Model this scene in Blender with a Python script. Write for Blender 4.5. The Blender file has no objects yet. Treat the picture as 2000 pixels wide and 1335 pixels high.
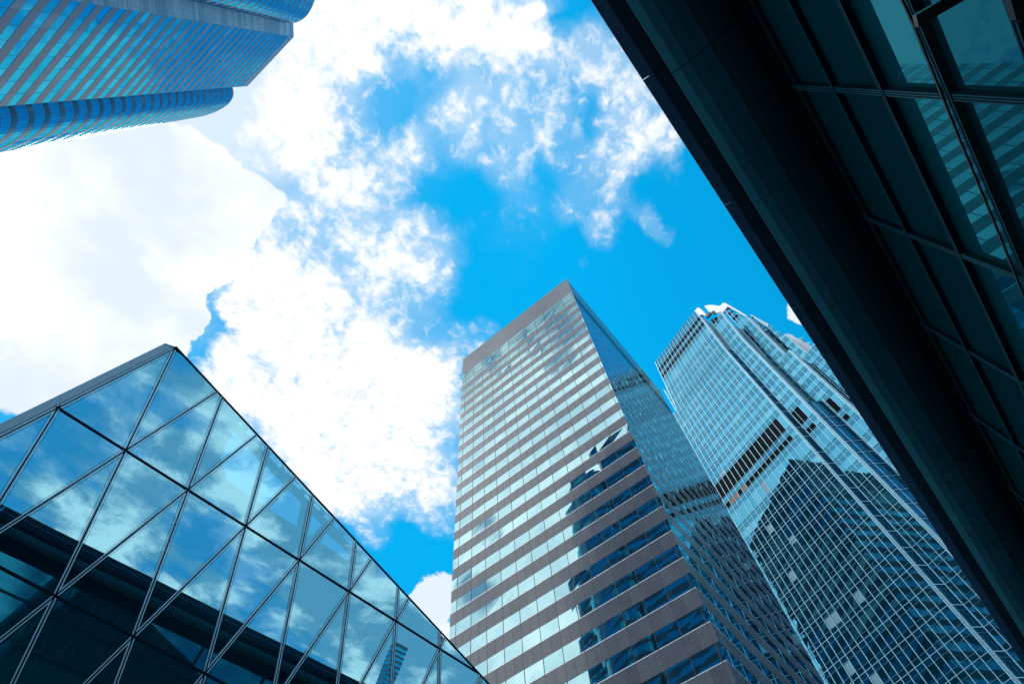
import bpy, math, random
import numpy as np
from mathutils import Vector, Matrix
from mathutils.geometry import tessellate_polygon

random.seed(7)
rnd = random.Random(11)
SC = bpy.context.scene
COL = SC.collection
PI = math.pi

# ------------------------------------------------------------------ camera
# world frame: camera eye at z = 0, street 1.6 m below; +X runs along the street, +Z is up
FPX = 1111.1
CR = np.array([[0.63612422, 0.67924175, 0.36602817],
               [-0.76967846, 0.59194913, 0.23914704],
               [-0.0542314, -0.43385122, 0.89935092]])
_u, _s, _v = np.linalg.svd(CR)
CR = _u @ _v


def wdir(p):
    v = np.array([p[0] - 1000.0, p[1] - 667.5, FPX])
    v = CR @ v
    return v / np.linalg.norm(v)


def on_plane(p, p0, n):
    d = wdir(p)
    n = np.array(n, float)
    return d * (np.dot(np.array(p0, float), n) / np.dot(d, n))


cam_d = bpy.data.cameras.new('camera')
cam = bpy.data.objects.new('camera', cam_d)
COL.objects.link(cam)
cam_d.sensor_width = 36.0
cam_d.lens = 36.0 * FPX / 2000.0
cam_d.clip_start = 0.05
cam_d.clip_end = 6000
m = Matrix.Identity(4)
for i in range(3):
    m[i][0] = CR[i][0]
    m[i][1] = -CR[i][1]
    m[i][2] = -CR[i][2]
cam.matrix_world = m
SC.camera = cam

# ------------------------------------------------------------------ exposure, sun, sky
SC.view_settings.view_transform = 'Standard'
SC.view_settings.look = 'None'
SC.view_settings.exposure = 0.0
SC.view_settings.gamma = 1.0
SC.cycles.max_bounces = 8
SC.cycles.glossy_bounces = 5
SC.cycles.transparent_max_bounces = 8
SC.cycles.sample_clamp_indirect = 6.0

SUN_AZ, SUN_EL = math.radians(112), math.radians(58)
sd = bpy.data.lights.new('sun', 'SUN')
sd.energy = 1.3
sd.angle = math.radians(10)   # thin cloud over the sun
sd.color = (1.0, 0.97, 0.93)
sun = bpy.data.objects.new('sun', sd)
COL.objects.link(sun)
sdir = Vector((math.cos(SUN_AZ) * math.cos(SUN_EL), math.sin(SUN_AZ) * math.cos(SUN_EL), math.sin(SUN_EL)))
sun.rotation_euler = (-sdir).to_track_quat('-Z', 'Y').to_euler()


class NT:
    """small helper for building node trees"""

    def __init__(s, nt):
        s.nt = nt

    def n(s, typ, **kw):
        nd = s.nt.nodes.new(typ)
        for k, v in kw.items():
            setattr(nd, k, v)
        return nd

    def put(s, sock, v):
        if isinstance(v, bpy.types.NodeSocket):
            s.nt.links.new(v, sock)
        elif v is not None:
            sock.default_value = v

    def math(s, op, a, b=None, c=None, clamp=False):
        nd = s.n('ShaderNodeMath', operation=op, use_clamp=clamp)
        s.put(nd.inputs[0], a)
        s.put(nd.inputs[1], b)
        if c is not None:
            s.put(nd.inputs[2], c)
        return nd.outputs[0]

    def vmath(s, op, a, b=None, out=0, scale=None):
        nd = s.n('ShaderNodeVectorMath', operation=op)
        s.put(nd.inputs[0], a)
        if b is not None:
            s.put(nd.inputs[1], b)
        if scale is not None:
            s.put(nd.inputs['Scale'], scale)
        return nd.outputs[out]

    def noise(s, vec, scale, detail=5.0, rough=0.55, dist=0.0, out='Fac'):
        nd = s.n('ShaderNodeTexNoise')
        s.put(nd.inputs['Vector'], vec)
        nd.inputs['Scale'].default_value = scale
        nd.inputs['Detail'].default_value = detail
        nd.inputs['Roughness'].default_value = rough
        nd.inputs['Distortion'].default_value = dist
        return nd.outputs[out]

    def smooth(s, v, a, b, to0=0.0, to1=1.0, typ='SMOOTHSTEP'):
        nd = s.n('ShaderNodeMapRange', interpolation_type=typ)
        s.put(nd.inputs['Value'], v)
        nd.inputs['From Min'].default_value = a
        nd.inputs['From Max'].default_value = b
        nd.inputs['To Min'].default_value = to0
        nd.inputs['To Max'].default_value = to1
        return nd.outputs['Result']

    def mix(s, fac, a, b, blend='MIX'):
        nd = s.n('ShaderNodeMix', data_type='RGBA', blend_type=blend)
        s.put(nd.inputs[0], fac)
        for i, v in ((6, a), (7, b)):
            if isinstance(v, tuple) and len(v) == 3:
                v = (*v, 1.0)
            s.put(nd.inputs[i], v)
        return nd.outputs[2]


world = bpy.data.worlds.new('World')
SC.world = world
world.use_nodes = True
wt = NT(world.node_tree)
world.node_tree.nodes.clear()
w_out = wt.n('ShaderNodeOutputWorld')
sky = wt.n('ShaderNodeTexSky', sky_type='NISHITA')
sky.sun_disc = False
sky.sun_elevation = SUN_EL
sky.sun_rotation = PI / 2 - SUN_AZ
sky.air_density = 1.0
sky.dust_density = 0.4
sky.ozone_density = 2.0
tc = wt.n('ShaderNodeTexCoord')
sep = wt.n('ShaderNodeSeparateXYZ')
wt.put(sep.inputs[0], tc.outputs['Generated'])
zc = wt.math('ADD', wt.math('MAXIMUM', sep.outputs[2], 0.0), 0.15)
comb = wt.n('ShaderNodeCombineXYZ')
wt.put(comb.inputs[0], wt.math('DIVIDE', sep.outputs[0], zc))
wt.put(comb.inputs[1], wt.math('DIVIDE', sep.outputs[1], zc))
P = comb.outputs[0]      # position on a cloud layer one unit above the eye


def sky_pt(px, py):
    d = wdir((px, py))
    return (d[0] / (d[2] + 0.15), d[1] / (d[2] + 0.15))


def sky_r(px, py, r):
    a = np.array(sky_pt(px, py))
    tot = 0
    for k in range(8):
        b = np.array(sky_pt(px + r * math.cos(k * PI / 4), py + r * math.sin(k * PI / 4)))
        tot += np.linalg.norm(b - a)
    return tot / 8


def warp(amp, scale, detail):
    nz = wt.noise(P, scale, detail, 0.6, out='Color')
    off = wt.vmath('SUBTRACT', nz, (0.5, 0.5, 0.5))
    off = wt.vmath('SCALE', off, scale=amp)
    return wt.vmath('ADD', P, off)


Pa = warp(0.13, 5.0, 5)
Pb = warp(0.20, 5.0, 6)


def blobs(lst, vec, base=None):
    acc = base
    for (px, py, r, wgt) in lst:
        cx, cy = sky_pt(px, py)
        rr = sky_r(px, py, r)
        d = wt.vmath('DISTANCE', vec, (cx, cy, 0.0), out=1)
        g = wt.smooth(d, rr * 1.25, rr * 0.35, 0.0, wgt)
        acc = g if acc is None else wt.math('ADD', acc, g)
    return acc


CUMULUS = [(90, 420, 190, 1), (-60, 600, 260, 1), (230, 400, 150, 1), (370, 330, 90, 1), (390, 400, 120, 1), (480, 390, 85, 1), (420, 480, 80, 1),
           (300, 560, 120, 1), (150, 680, 190, 1), (325, 630, 70, 1), (30, 330, 60, 1), (240, 290, 60, .9), (330, 280, 50, .8),
           (360, 710, 30, .6),
           (850, 1165, 60, 1), (820, 1240, 80, 1), (900, 1330, 130, 1),
           (1600, 555, 66, 1), (1578, 605, 50, 1), (1680, 640, 70, 1), (1625, 690, 26, .9)]
WISPS = [(620, 100, 140, 1.1), (700, 0, 130, 1.3), (850, 0, 130, 1.2), (1000, 30, 120, 1.1), (1060, 90, 70, .8), (560, 230, 110, .95),
         (480, 270, 60, .8), (640, 300, 120, .85), (560, 380, 90, .6), (720, 400, 110, .75), (840, 480, 85, .75), (640, 500, 120, .75),
         (770, 540, 90, .7), (560, 620, 100, .7), (490, 600, 50, .6), (530, 680, 90, .8), (490, 540, 100, 1.0), (470, 680, 80, .8), (450, 610, 50, .5), (480, 770, 80, .9), (560, 870, 80, .9), (430, 735, 50, .7), (640, 960, 60, .5), (860, 900, 70, .4), (740, 960, 60, .4), (500, 460, 80, .6), (850, 620, 60, .35), (830, 720, 80, .5), (860, 820, 60, .45), (590, 180, 80, .4), (480, 620, 60, .5), (540, 600, 90, .5), (590, 560, 80, .5), (660, 660, 120, .8), (740, 730, 130, 1.05), (620, 770, 130, 1.2), (520, 740, 80, 1.1),
         (700, 860, 130, 1.1), (810, 800, 90, .75), (640, 940, 80, .9), (800, 920, 90, .6), (700, 1020, 60, .45), (860, 990, 80, .5),
         (920, 650, 60, .35), (880, 700, 60, .3), (850, 270, 90, .42), (930, 150, 110, .6), (1060, 200, 100, .58), (960, 290, 90, .48), (840, 90, 50, .4),
         (790, 330, 60, .35), (1180, 110, 90, .8), (1230, 210, 80, .85), (1280, 300, 70, .85), (1210, 330, 80, .6), (1120, 400, 60, .42),
         (1220, 420, 60, .45), (1305, 440, 40, .6), (1180, 450, 40, .38), (1165, 525, 22, .28), (1120, 280, 80, .4), (1320, 340, 30, .6),
         (408, 245, 26, -1.2), (425, 640, 34, -.6), (440, 575, 20, -.5), (770, 110, 70, .5), (790, 190, 80, .3), (890, 210, 80, .35), (790, 280, 60, .4), (1000, 360, 80, .2), (770, 1050, 60, -.2), (1170, 240, 35, -.3),
         (1130, 60, 40, -.3), (1010, 440, 90, .12), (1400, 500, 130, -.5)]
cumA = blobs(CUMULUS, Pa)
wis = blobs([(a, b, c, d * 0.86) for a, b, c, d in WISPS], Pb)

# the rest of the sky, outside what the lens shows: broken cloud
dC = wt.vmath('DISTANCE', P, (0.31, 0.40, 0.0), out=1)
outside = wt.smooth(dC, 0.88, 1.2)
dTL = wt.vmath('DISTANCE', P, (-0.68, 0.42, 0.0), out=1)   # bright bank of cloud over the west
bank = wt.smooth(dTL, 0.85, 0.5)
big = wt.noise(P, 1.1, 4, 0.55)
big_c = wt.smooth(big, 0.36, 0.60, 0.25, 1.0)
rest = wt.math('MULTIPLY', wt.math('MAXIMUM', outside, bank), big_c)
rest = wt.math('MAXIMUM', rest, wt.math('MULTIPLY', bank, 0.8))
puff = wt.noise(Pa, 14.0, 7, 0.6)
Pc = warp(0.035, 26.0, 4)
vor = wt.n('ShaderNodeTexVoronoi', feature='SMOOTH_F1')
wt.put(vor.inputs['Vector'], Pc)
vor.inputs['Scale'].default_value = 44.0
vor.inputs['Smoothness'].default_value = 0.5
cell = wt.math('SUBTRACT', 0.5, vor.outputs['Distance'])
fine = wt.noise(Pc, 60.0, 5, 0.62)
mid = wt.noise(Pb, 11.0, 6, 0.6)
vfine = wt.noise(Pc, 140.0, 3, 0.6)

cA = wt.math('ADD', cumA, wt.math('MULTIPLY', wt.math('SUBTRACT', puff, 0.5), 0.8))
cA = wt.math('ADD', cA, wt.math('MULTIPLY', wt.math('SUBTRACT', wt.noise(Pa, 55.0, 4, 0.6), 0.5), 0.35))
alphaA = wt.smooth(cA, 0.42, 0.64)
# soft broken cloud away from the lens
softn = wt.noise(Pa, 2.6, 7, 0.58)
cR = wt.math('ADD', rest, wt.math('MULTIPLY', wt.math('SUBTRACT', softn, 0.5), 1.8))
sepP = wt.n('ShaderNodeSeparateXYZ')
wt.put(sepP.inputs[0], Pa)
boost = wt.math('MULTIPLY', wt.smooth(sepP.outputs[0], -0.27, -0.44), wt.smooth(sepP.outputs[1], -0.7, -0.3))
away = wt.math('MAXIMUM', outside, bank)
gap = None
for (hx, hy, hr) in [(-0.385, 0.145, 0.045), (-0.43, 0.185, 0.03), (-0.37, 0.20, 0.022), (-0.36, 0.27, 0.02), (-0.72, 0.62, 0.05), (-0.62, 0.52, 0.025)]:
    dh = wt.smooth(wt.vmath('DISTANCE', Pa, (hx, hy, 0.0), out=1), hr * 1.3, hr * 0.4)
    gap = dh if gap is None else wt.math('MAXIMUM', gap, dh)
covR = wt.smooth(cR, 0.28, 0.62, 0.25, 1.0)
covR = wt.math('MAXIMUM', covR, wt.math('MULTIPLY', boost, wt.smooth(cR, 0.0, 0.3, 0.7, 1.0)))
alphaR = wt.math('MULTIPLY', wt.math('MULTIPLY', covR, away), wt.math('SUBTRACT', 1.0, wt.math('MULTIPLY', gap, 0.75)))
nB = wt.math('MULTIPLY', wt.math('SUBTRACT', fine, 0.5), 1.25)
nB = wt.math('ADD', nB, wt.math('MULTIPLY', wt.math('SUBTRACT', mid, 0.5), 1.2))
nB = wt.math('ADD', nB, wt.math('MULTIPLY', wt.math('SUBTRACT', vfine, 0.5), 0.4))
nB = wt.math('ADD', nB, wt.math('MULTIPLY', cell, 0.6))
cB = wt.math('ADD', wt.math('MINIMUM', wis, 1.25), nB)
gate = wt.smooth(wis, 0.0, 0.35)
alphaB = wt.math('MULTIPLY', wt.smooth(cB, 0.0, 1.3), gate)
# thin veil between the puffs
veil = wt.smooth(wis, 0.0, 1.0, 0.0, 0.55)
alphaB = wt.math('MAXIMUM', alphaB, veil)
shadeN = wt.noise(Pa, 3.6, 5, 0.5)
shade = wt.smooth(shadeN, 0.40, 0.60)
colA = wt.mix(shade, (0.80, 0.91, 1.0), (1.12, 1.12, 1.13))
colB = wt.mix(wt.smooth(cB, 0.3, 1.3), (0.74, 0.88, 1.0), (1.06, 1.07, 1.09))
alpha = wt.math('MAXIMUM', wt.math('MAXIMUM', alphaA, alphaB), alphaR)
ccol = wt.mix(alphaA, colB, colA)
sn = wt.noise(wt.vmath('MULTIPLY', Pa, (3.4, 2.0, 1.0)), 1.0, 9, 0.58, 0.2)
south = wt.mix(wt.smooth(sn, 0.45, 0.60), (0.28, 0.60, 0.84), (1.35, 1.42, 1.46))
west = wt.mix(wt.smooth(wt.noise(Pa, 7.0, 6, 0.55), 0.36, 0.62), (2.0, 2.25, 2.45), (2.75, 2.8, 2.85))
ccol = wt.mix(outside, ccol, south)
ccol = wt.mix(boost, ccol, west)
tint = wt.mix(1.0, sky.outputs[0], (0.01, 1.72, 1.95), blend='MULTIPLY')
tint = wt.vmath('MINIMUM', tint, (0.12, 2.95, 6.1))
bg_sky = wt.n('ShaderNodeBackground')
wt.put(bg_sky.inputs[0], tint)
bg_sky.inputs[1].default_value = 0.15
bg_cl = wt.n('ShaderNodeBackground')
wt.put(bg_cl.inputs[0], ccol)
bg_cl.inputs[1].default_value = 1.0
ms = wt.n('ShaderNodeMixShader')
wt.put(ms.inputs[0], alpha)
wt.nt.links.new(bg_sky.outputs[0], ms.inputs[1])
wt.nt.links.new(bg_cl.outputs[0], ms.inputs[2])
wt.nt.links.new(ms.outputs[0], w_out.inputs[0])
world.cycles.sampling_method = 'MANUAL'
world.cycles.sample_map_resolution = 512


# ------------------------------------------------------------------ materials
def new_mat(name):
    mt = bpy.data.materials.new(name)
    mt.use_nodes = True
    mt.node_tree.nodes.clear()
    t = NT(mt.node_tree)
    out = t.n('ShaderNodeOutputMaterial')
    return mt, t, out


def solid(name, col, rough=0.5, metal=0.0, spec=0.5, var=0.10, scale=1.5, streak=0.0, bump=0.0, coat=0.0):
    """diffuse/metal surface with slight weathering in object space"""
    mt, t, out = new_mat(name)
    b = t.n('ShaderNodeBsdfPrincipled')
    co = t.n('ShaderNodeTexCoord').outputs['Object']
    n1 = t.noise(co, scale, 6, 0.6)
    f = t.smooth(n1, 0.3, 0.7, 1 - var, 1 + var, typ='LINEAR')
    if streak:
        mp = t.n('ShaderNodeMapping')
        t.put(mp.inputs[0], co)
        mp.inputs['Scale'].default_value = (3.0, 3.0, 0.12)
        n2 = t.noise(mp.outputs[0], 1.0, 5, 0.6)
        f = t.math('MULTIPLY', f, t.smooth(n2, 0.35, 0.75, 1.0, 1 - streak))
    c = t.mix(1.0, (*col, 1.0), t.vmath('SCALE', (1, 1, 1), scale=f), blend='MULTIPLY')
    t.put(b.inputs['Base Color'], c)
    b.inputs['Roughness'].default_value = rough
    b.inputs['Metallic'].default_value = metal
    b.inputs['Specular IOR Level'].default_value = spec
    b.inputs['Coat Weight'].default_value = coat
    b.inputs['Coat Roughness'].default_value = 0.03
    if bump:
        bp = t.n('ShaderNodeBump')
        bp.inputs['Strength'].default_value = bump
        bp.inputs['Distance'].default_value = 0.02
        t.put(bp.inputs['Height'], t.noise(co, scale * 8, 4, 0.6))
        t.put(b.inputs['Normal'], bp.outputs[0])
    t.nt.links.new(b.outputs[0], out.inputs[0])
    return mt


def glass(name, tint, body, f0=0.5, wave=0.0, wscale=0.6, trans=0.0, ttint=(0.5, 0.8, 0.9), rough=0.0, wz=1.0):
    """coated architectural glass: mirror tint over a dark body, or over clear glass when trans > 0"""
    mt, t, out = new_mat(name)
    gl = t.n('ShaderNodeBsdfGlossy')
    gl.inputs['Color'].default_value = (*tint, 1)
    gl.inputs['Roughness'].default_value = rough
    df = t.n('ShaderNodeBsdfDiffuse')
    df.inputs['Color'].default_value = (*body, 1)
    base = df.outputs[0]
    if trans > 0:
        tr = t.n('ShaderNodeBsdfTransparent')
        tr.inputs['Color'].default_value = (*ttint, 1)
        m1 = t.n('ShaderNodeMixShader')
        m1.inputs[0].default_value = trans
        t.nt.links.new(df.outputs[0], m1.inputs[1])
        t.nt.links.new(tr.outputs[0], m1.inputs[2])
        base = m1.outputs[0]
    fr = t.n('ShaderNodeFresnel')
    fr.inputs['IOR'].default_value = 1.5
    fac = t.math('MULTIPLY_ADD', fr.outputs[0], 1 - f0, f0, clamp=True)
    mx = t.n('ShaderNodeMixShader')
    t.put(mx.inputs[0], fac)
    t.nt.links.new(base, mx.inputs[1])
    t.nt.links.new(gl.outputs[0], mx.inputs[2])
    if wave:
        co = t.n('ShaderNodeTexCoord').outputs['Object']
        mp = t.n('ShaderNodeMapping')
        t.put(mp.inputs[0], co)
        mp.inputs['Scale'].default_value = (1, 1, wz)
        bp = t.n('ShaderNodeBump')
        bp.inputs['Strength'].default_value = 1.0
        bp.inputs['Distance'].default_value = wave
        t.put(bp.inputs['Height'], t.noise(mp.outputs[0], wscale, 1.5, 0.4))
        t.put(gl.inputs['Normal'], bp.outputs[0])
    t.nt.links.new(mx.outputs[0], out.inputs[0])
    return mt


M = {}
M['stone'] = [solid('brown_granite_%d' % i, c, 0.17, spec=0.36, var=0.10, scale=1.1, streak=0.06)
              for i, c in enumerate([(0.100, 0.108, 0.128), (0.086, 0.095, 0.114), (0.114, 0.120, 0.140)])]
M['seam'] = solid('dark_joint_and_shade', (0.03, 0.035, 0.04), 0.7)
M['b_glass'] = [glass('pale_ribbon_glass_%d' % i, c, (0.01, 0.05, 0.06), 0.88, wave=0.008, wscale=0.3)
                for i, c in enumerate([(0.225, 0.355, 0.375), (0.19, 0.32, 0.345), (0.25, 0.38, 0.395)])]
M['b_glass_side'] = [glass('side_ribbon_glass', (0.17, 0.64, 0.82), (0.01, 0.05, 0.06), 0.85, wave=0.002, wscale=0.5)]  # same glass as the front; sky reflection strengthened in its blue tint
M['sill'] = solid('pale_sill_metal', (0.62, 0.68, 0.70), 0.35, 0.4)
M['roof'] = solid('roof_concrete', (0.25, 0.26, 0.28), 0.8)

M['panel_tl'] = [solid('grey_cladding_%d' % i, c, 0.3, spec=0.5, var=0.06, scale=4, streak=0.1)
                 for i, c in enumerate([(0.045, 0.095, 0.165), (0.032, 0.078, 0.14), (0.06, 0.112, 0.185), (0.11, 0.17, 0.25)])]
M['tl_glass'] = [glass('blue_ribbon_glass_%d' % i, c, (0.0, 0.06, 0.14), 0.6, wave=0.008, wscale=0.4)
                 for i, c in enumerate([(0.03, 0.56, 0.82), (0.02, 0.51, 0.78), (0.05, 0.60, 0.86)])]
M['pier'] = [solid('ribbed_pale_cladding_%d' % i, c, 0.45, var=0.10, scale=1.2, streak=0.2)
             for i, c in enumerate([(0.26, 0.44, 0.58), (0.18, 0.36, 0.50), (0.33, 0.52, 0.66)])]
M['tl_cap'] = solid('grey_parapet_cladding', (0.25, 0.31, 0.42), 0.4, var=0.06, scale=1.5)

M['i_glass'] = [glass('sky_blue_glass_%d' % i, c, (0.0, 0.03, 0.05), 0.62, wave=0.006, wscale=0.7)
                for i, c in enumerate([(0.065, 0.27, 0.39), (0.05, 0.235, 0.36), (0.095, 0.30, 0.415)])]
M['i_span'] = [glass('spandrel_glass_%d' % i, c, (0.0, 0.05, 0.09), 0.52, wave=0.004, wscale=0.7)
               for i, c in enumerate([(0.035, 0.205, 0.325), (0.03, 0.19, 0.305)])]
M['mull'] = solid('pale_aluminium', (0.46, 0.74, 0.86), 0.35, 0.15, var=0.05)
M['mull_thin'] = solid('grey_transom_metal', (0.07, 0.22, 0.30), 0.4, 0.2, var=0.05)
M['louvre'] = solid('black_louvre', (0.006, 0.014, 0.018), 0.9, spec=0.05)
M['rust'] = solid('brown_board', (0.30, 0.14, 0.09), 0.7, var=0.3)
M['blind'] = solid('pale_blind', (0.16, 0.34, 0.44), 0.6, var=0.25, scale=3)
M['white'] = solid('white_crown_cladding', (0.66, 0.69, 0.74), 0.45, var=0.06)

M['d_glass'] = glass('facade_pane_glass', (0.36, 0.76, 0.90), (0.0, 0.02, 0.03), 0.62, wave=0.003, wscale=0.35, trans=0.9,
                     ttint=(0.35, 0.70, 0.82))
M['d_frame'] = solid('anodised_frame', (0.42, 0.66, 0.80), 0.35, 0.3, var=0.08)
M['d_joint'] = solid('black_gasket', (0.003, 0.012, 0.024), 0.8, spec=0.08)
M['d_body'] = solid('blue_grey_soffit_board', (0.12, 0.27, 0.36), 0.7)
M['d_side'] = solid('blue_grey_side_cladding', (0.24, 0.42, 0.54), 0.5, var=0.06)

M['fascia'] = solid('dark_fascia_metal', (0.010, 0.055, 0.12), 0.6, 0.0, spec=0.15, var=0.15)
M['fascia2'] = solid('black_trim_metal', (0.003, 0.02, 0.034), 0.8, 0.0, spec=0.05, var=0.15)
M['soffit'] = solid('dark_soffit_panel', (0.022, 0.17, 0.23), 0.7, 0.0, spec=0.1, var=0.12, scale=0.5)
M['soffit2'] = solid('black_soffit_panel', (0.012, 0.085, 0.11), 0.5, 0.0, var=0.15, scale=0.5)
M['r_frame'] = solid('dark_bronze_frame', (0.002, 0.02, 0.03), 0.85, 0.0, spec=0.05, var=0.1)
M['r_glint'] = solid('steel_glazing_bead', (0.012, 0.10, 0.15), 0.4, 0.0, spec=0.2, var=0.1)
M['r_glass'] = glass('dark_teal_glass', (0.05, 0.38, 0.52), (0.0, 0.055, 0.072), 0.27, wave=0.003, wscale=0.3)
M['n_glass'] = glass('canopy_glass', (0.3, 0.6, 0.7), (0.0, 0.02, 0.03), 0.02, trans=1.0, ttint=(0.50, 0.66, 0.72))
M['black'] = solid('black_steel', (0.004, 0.010, 0.012), 0.4, 0.2)
M['asphalt'] = solid('asphalt', (0.05, 0.05, 0.052), 0.85, var=0.25, scale=0.8, bump=0.3)


# ------------------------------------------------------------------ mesh helpers
class MB:
    def __init__(s):
        s.v, s.f, s.m = [], [], []

    def poly(s, pts, mi=0):
        i = len(s.v)
        s.v.extend([tuple(float(c) for c in p) for p in pts])
        s.f.append(tuple(range(i, i + len(pts))))
        s.m.append(mi)

    def hexa(s, a, b, mi=0):
        """solid between quad a and quad b (matching corners)"""
        i = len(s.v)
        s.v.extend([tuple(float(c) for c in p) for p in list(a) + list(b)])
        for f in ((3, 2, 1, 0), (4, 5, 6, 7), (0, 1, 5, 4), (1, 2, 6, 5), (2, 3, 7, 6), (3, 0, 4, 7)):
            s.f.append(tuple(i + k for k in f))
            s.m.append(mi)

    def box(s, x0, x1, y0, y1, z0, z1, mi=0):
        a = [(x0, y0, z0), (x1, y0, z0), (x1, y1, z0), (x0, y1, z0)]
        b = [(x0, y0, z1), (x1, y0, z1), (x1, y1, z1), (x0, y1, z1)]
        s.hexa(a, b, mi)

    def bar(s, p, q, w, d, nrm, mi=0, off=0.0):
        """bar from p to q, width w in the wall plane, from off to off+d along the wall normal"""
        p, q, n = np.array(p, float), np.array(q, float), np.array(nrm, float)
        n = n / np.linalg.norm(n)
        t = q - p
        t = t / np.linalg.norm(t)
        sd_ = np.cross(t, n)
        sd_ = sd_ / np.linalg.norm(sd_) * w / 2
        a = [p - sd_ + n * off, p + sd_ + n * off, p + sd_ + n * (off + d), p - sd_ + n * (off + d)]
        b = [x + (q - p) for x in a]
        s.hexa(a, b, mi)

    def prism(s, pts, dvec, mi=0):
        pts = [np.array(p, float) for p in pts]
        dv = np.array(dvec, float)
        tri = tessellate_polygon([[Vector(p) for p in pts]])
        for t in tri:
            s.poly([pts[k] for k in t], mi)
            s.poly([pts[k] + dv for k in reversed(t)], mi)
        n = len(pts)
        for i in range(n):
            a, b = pts[i], pts[(i + 1) % n]
            s.poly([a, b, b + dv, a + dv], mi)

    def build(s, name, mats, parent=None, kind=None):
        me = bpy.data.meshes.new(name)
        me.from_pydata(s.v, [], s.f)
        if not isinstance(mats, (list, tuple)):
            mats = [mats]
        for mt in mats:
            me.materials.append(mt)
        me.polygons.foreach_set('material_index', s.m)
        me.update()
        o = bpy.data.objects.new(name, me)
        COL.objects.link(o)
        if parent is not None:
            o.parent = parent
        if kind:
            o['kind'] = kind
        return o


def thing(name, label, cat, group=None):
    o = bpy.data.objects.new(name, None)
    COL.objects.link(o)
    o['label'] = label
    o['category'] = cat
    if group:
        o['group'] = group
    return o


GZ = -1.6   # street level

# ------------------------------------------------------------------ ground
g = MB()
g.poly([(-1500, -1500, GZ), (1500, -1500, GZ), (1500, 1500, GZ), (-1500, 1500, GZ)])
g.build('ground', M['asphalt'], kind='structure')


# ------------------------------------------------------------------ ribbon-window towers
def inset(poly, d):
    """offset a counter-clockwise plan inward by d"""
    n = len(poly)
    out = []
    for i in range(n):
        p0, p1, p2 = (np.array(poly[k % n], float) for k in (i - 1, i, i + 1))
        e1 = (p1 - p0) / np.linalg.norm(p1 - p0)
        e2 = (p2 - p1) / np.linalg.norm(p2 - p1)
        n1, n2 = np.array([-e1[1], e1[0]]), np.array([-e2[1], e2[0]])
        b = n1 + n2
        b = b / np.linalg.norm(b)
        out.append(p1 + b * d / max(0.3, b.dot(n1)))
    return out


def ring(mb, poly, z0, z1, pane, mats_n, jit=0.0, seam=None, lips=None, skip=(), start=0.0, alt=None):
    """wall band round a plan; split into panes, each with its own tone; optional seams and top/bottom lips"""
    n = len(poly)
    for i in range(n):
        if i in skip:
            continue
        a, b = np.array(poly[i], float), np.array(poly[(i + 1) % n], float)
        L = np.linalg.norm(b - a)
        e = (b - a) / L
        nrm = np.array([e[1], -e[0]])
        cuts = [0.0]
        if L > pane * 1.2:
            x = start if start > 0.05 else pane
            while x < L - 0.05:
                cuts.append(x)
                x += pane
        cuts.append(L)
        jt = jit if i == 3 else jit * 0.2
        for k in range(len(cuts) - 1):
            p, q = a + e * cuts[k], a + e * cuts[k + 1]
            j = [rnd.uniform(-jt, jt) for _ in range(4)]
            mi = rnd.randrange(mats_n) if rnd.random() < 0.6 else 0
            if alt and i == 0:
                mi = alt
            mb.poly([(*(p + nrm * j[0]), z0), (*(q + nrm * j[1]), z0), (*(q + nrm * j[2]), z1), (*(p + nrm * j[3]), z1)], mi)
            if seam and k > 0:
                w = seam[0] / 2
                c0, c1 = p - e * w, p + e * w
                o1 = nrm * seam[1]
                mb.poly([(*(c0 + o1), z0), (*(c1 + o1), z0), (*(c1 + o1), z1), (*(c0 + o1), z1)], seam[2])
        if lips:
            inn, mi = lips
            ai, bi = np.array(inn[i], float), np.array(inn[(i + 1) % n], float)
            mb.poly([(*a, z0), (*ai, z0), (*bi, z0), (*b, z0)], mi)
            mb.poly([(*a, z1), (*b, z1), (*bi, z1), (*ai, z1)], mi)


def flat_cap(mb, poly, z, mi=0):
    tri = tessellate_polygon([[Vector((p[0], p[1], z)) for p in poly]])
    for t in tri:
        mb.poly([(poly[k][0], poly[k][1], z) for k in t], mi)


# ---- central tower: brown stone and pale glass ribbons
towerB = thing('office_tower', 'tall slab office tower with brown-grey stone bands between pale glass ribbons, rising in the middle', 'office tower')
B_P = [(48.85, 13.87), (90.9, 13.87), (90.9, 47.57), (48.85, 47.57)]   # ccw
B_I = inset(B_P, 0.012)
nb = 0
zt = 114.66
glass_b = []
while zt > 3:
    glass_b.append((zt - 1.86, zt))
    zt -= 3.87
span_prev = 116.85
for (a, b) in glass_b:
    s = MB()
    ring(s, B_P, b, span_prev, 1.34, 3, jit=0.0, seam=(0.05, 0.006, 3), lips=(B_I, 3), start=1.12)
    s.build('stone_spandrel', M['stone'] + [M['seam']], towerB)
    w = MB()
    ring(w, B_I, a, b, 2.68, 3, jit=0.012, seam=(0.06, 0.03, 3), start=1.12, alt=5)
    # pale sill along the bottom of the glass
    n4 = len(B_P)
    BS = inset(B_P, -0.004)
    for i in range(n4):
        p, q = B_I[i], B_I[(i + 1) % n4]
        p2, q2 = BS[i], BS[(i + 1) % n4]
        w.hexa([(*p, a + 0.01), (*q, a + 0.01), (*q2, a + 0.01), (*p2, a + 0.01)],
               [(*p, a + 0.09), (*q, a + 0.09), (*q2, a + 0.09), (*p2, a + 0.09)], 4)
    w.build('ribbon_window', M['b_glass'] + [M['seam'], M['sill']] + M['b_glass_side'], towerB)
    span_prev = a
s = MB()
ring(s, B_P, GZ, span_prev, 1.34, 3, seam=(0.05, 0.006, 3), lips=(B_I, 3), start=1.12)
s.build('stone_base', M['stone'] + [M['seam']], towerB)
w = MB()   # tall band of glass under the crown, in three rows
zz_ = [116.85, 118.7, 120.5, 122.3]
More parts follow.
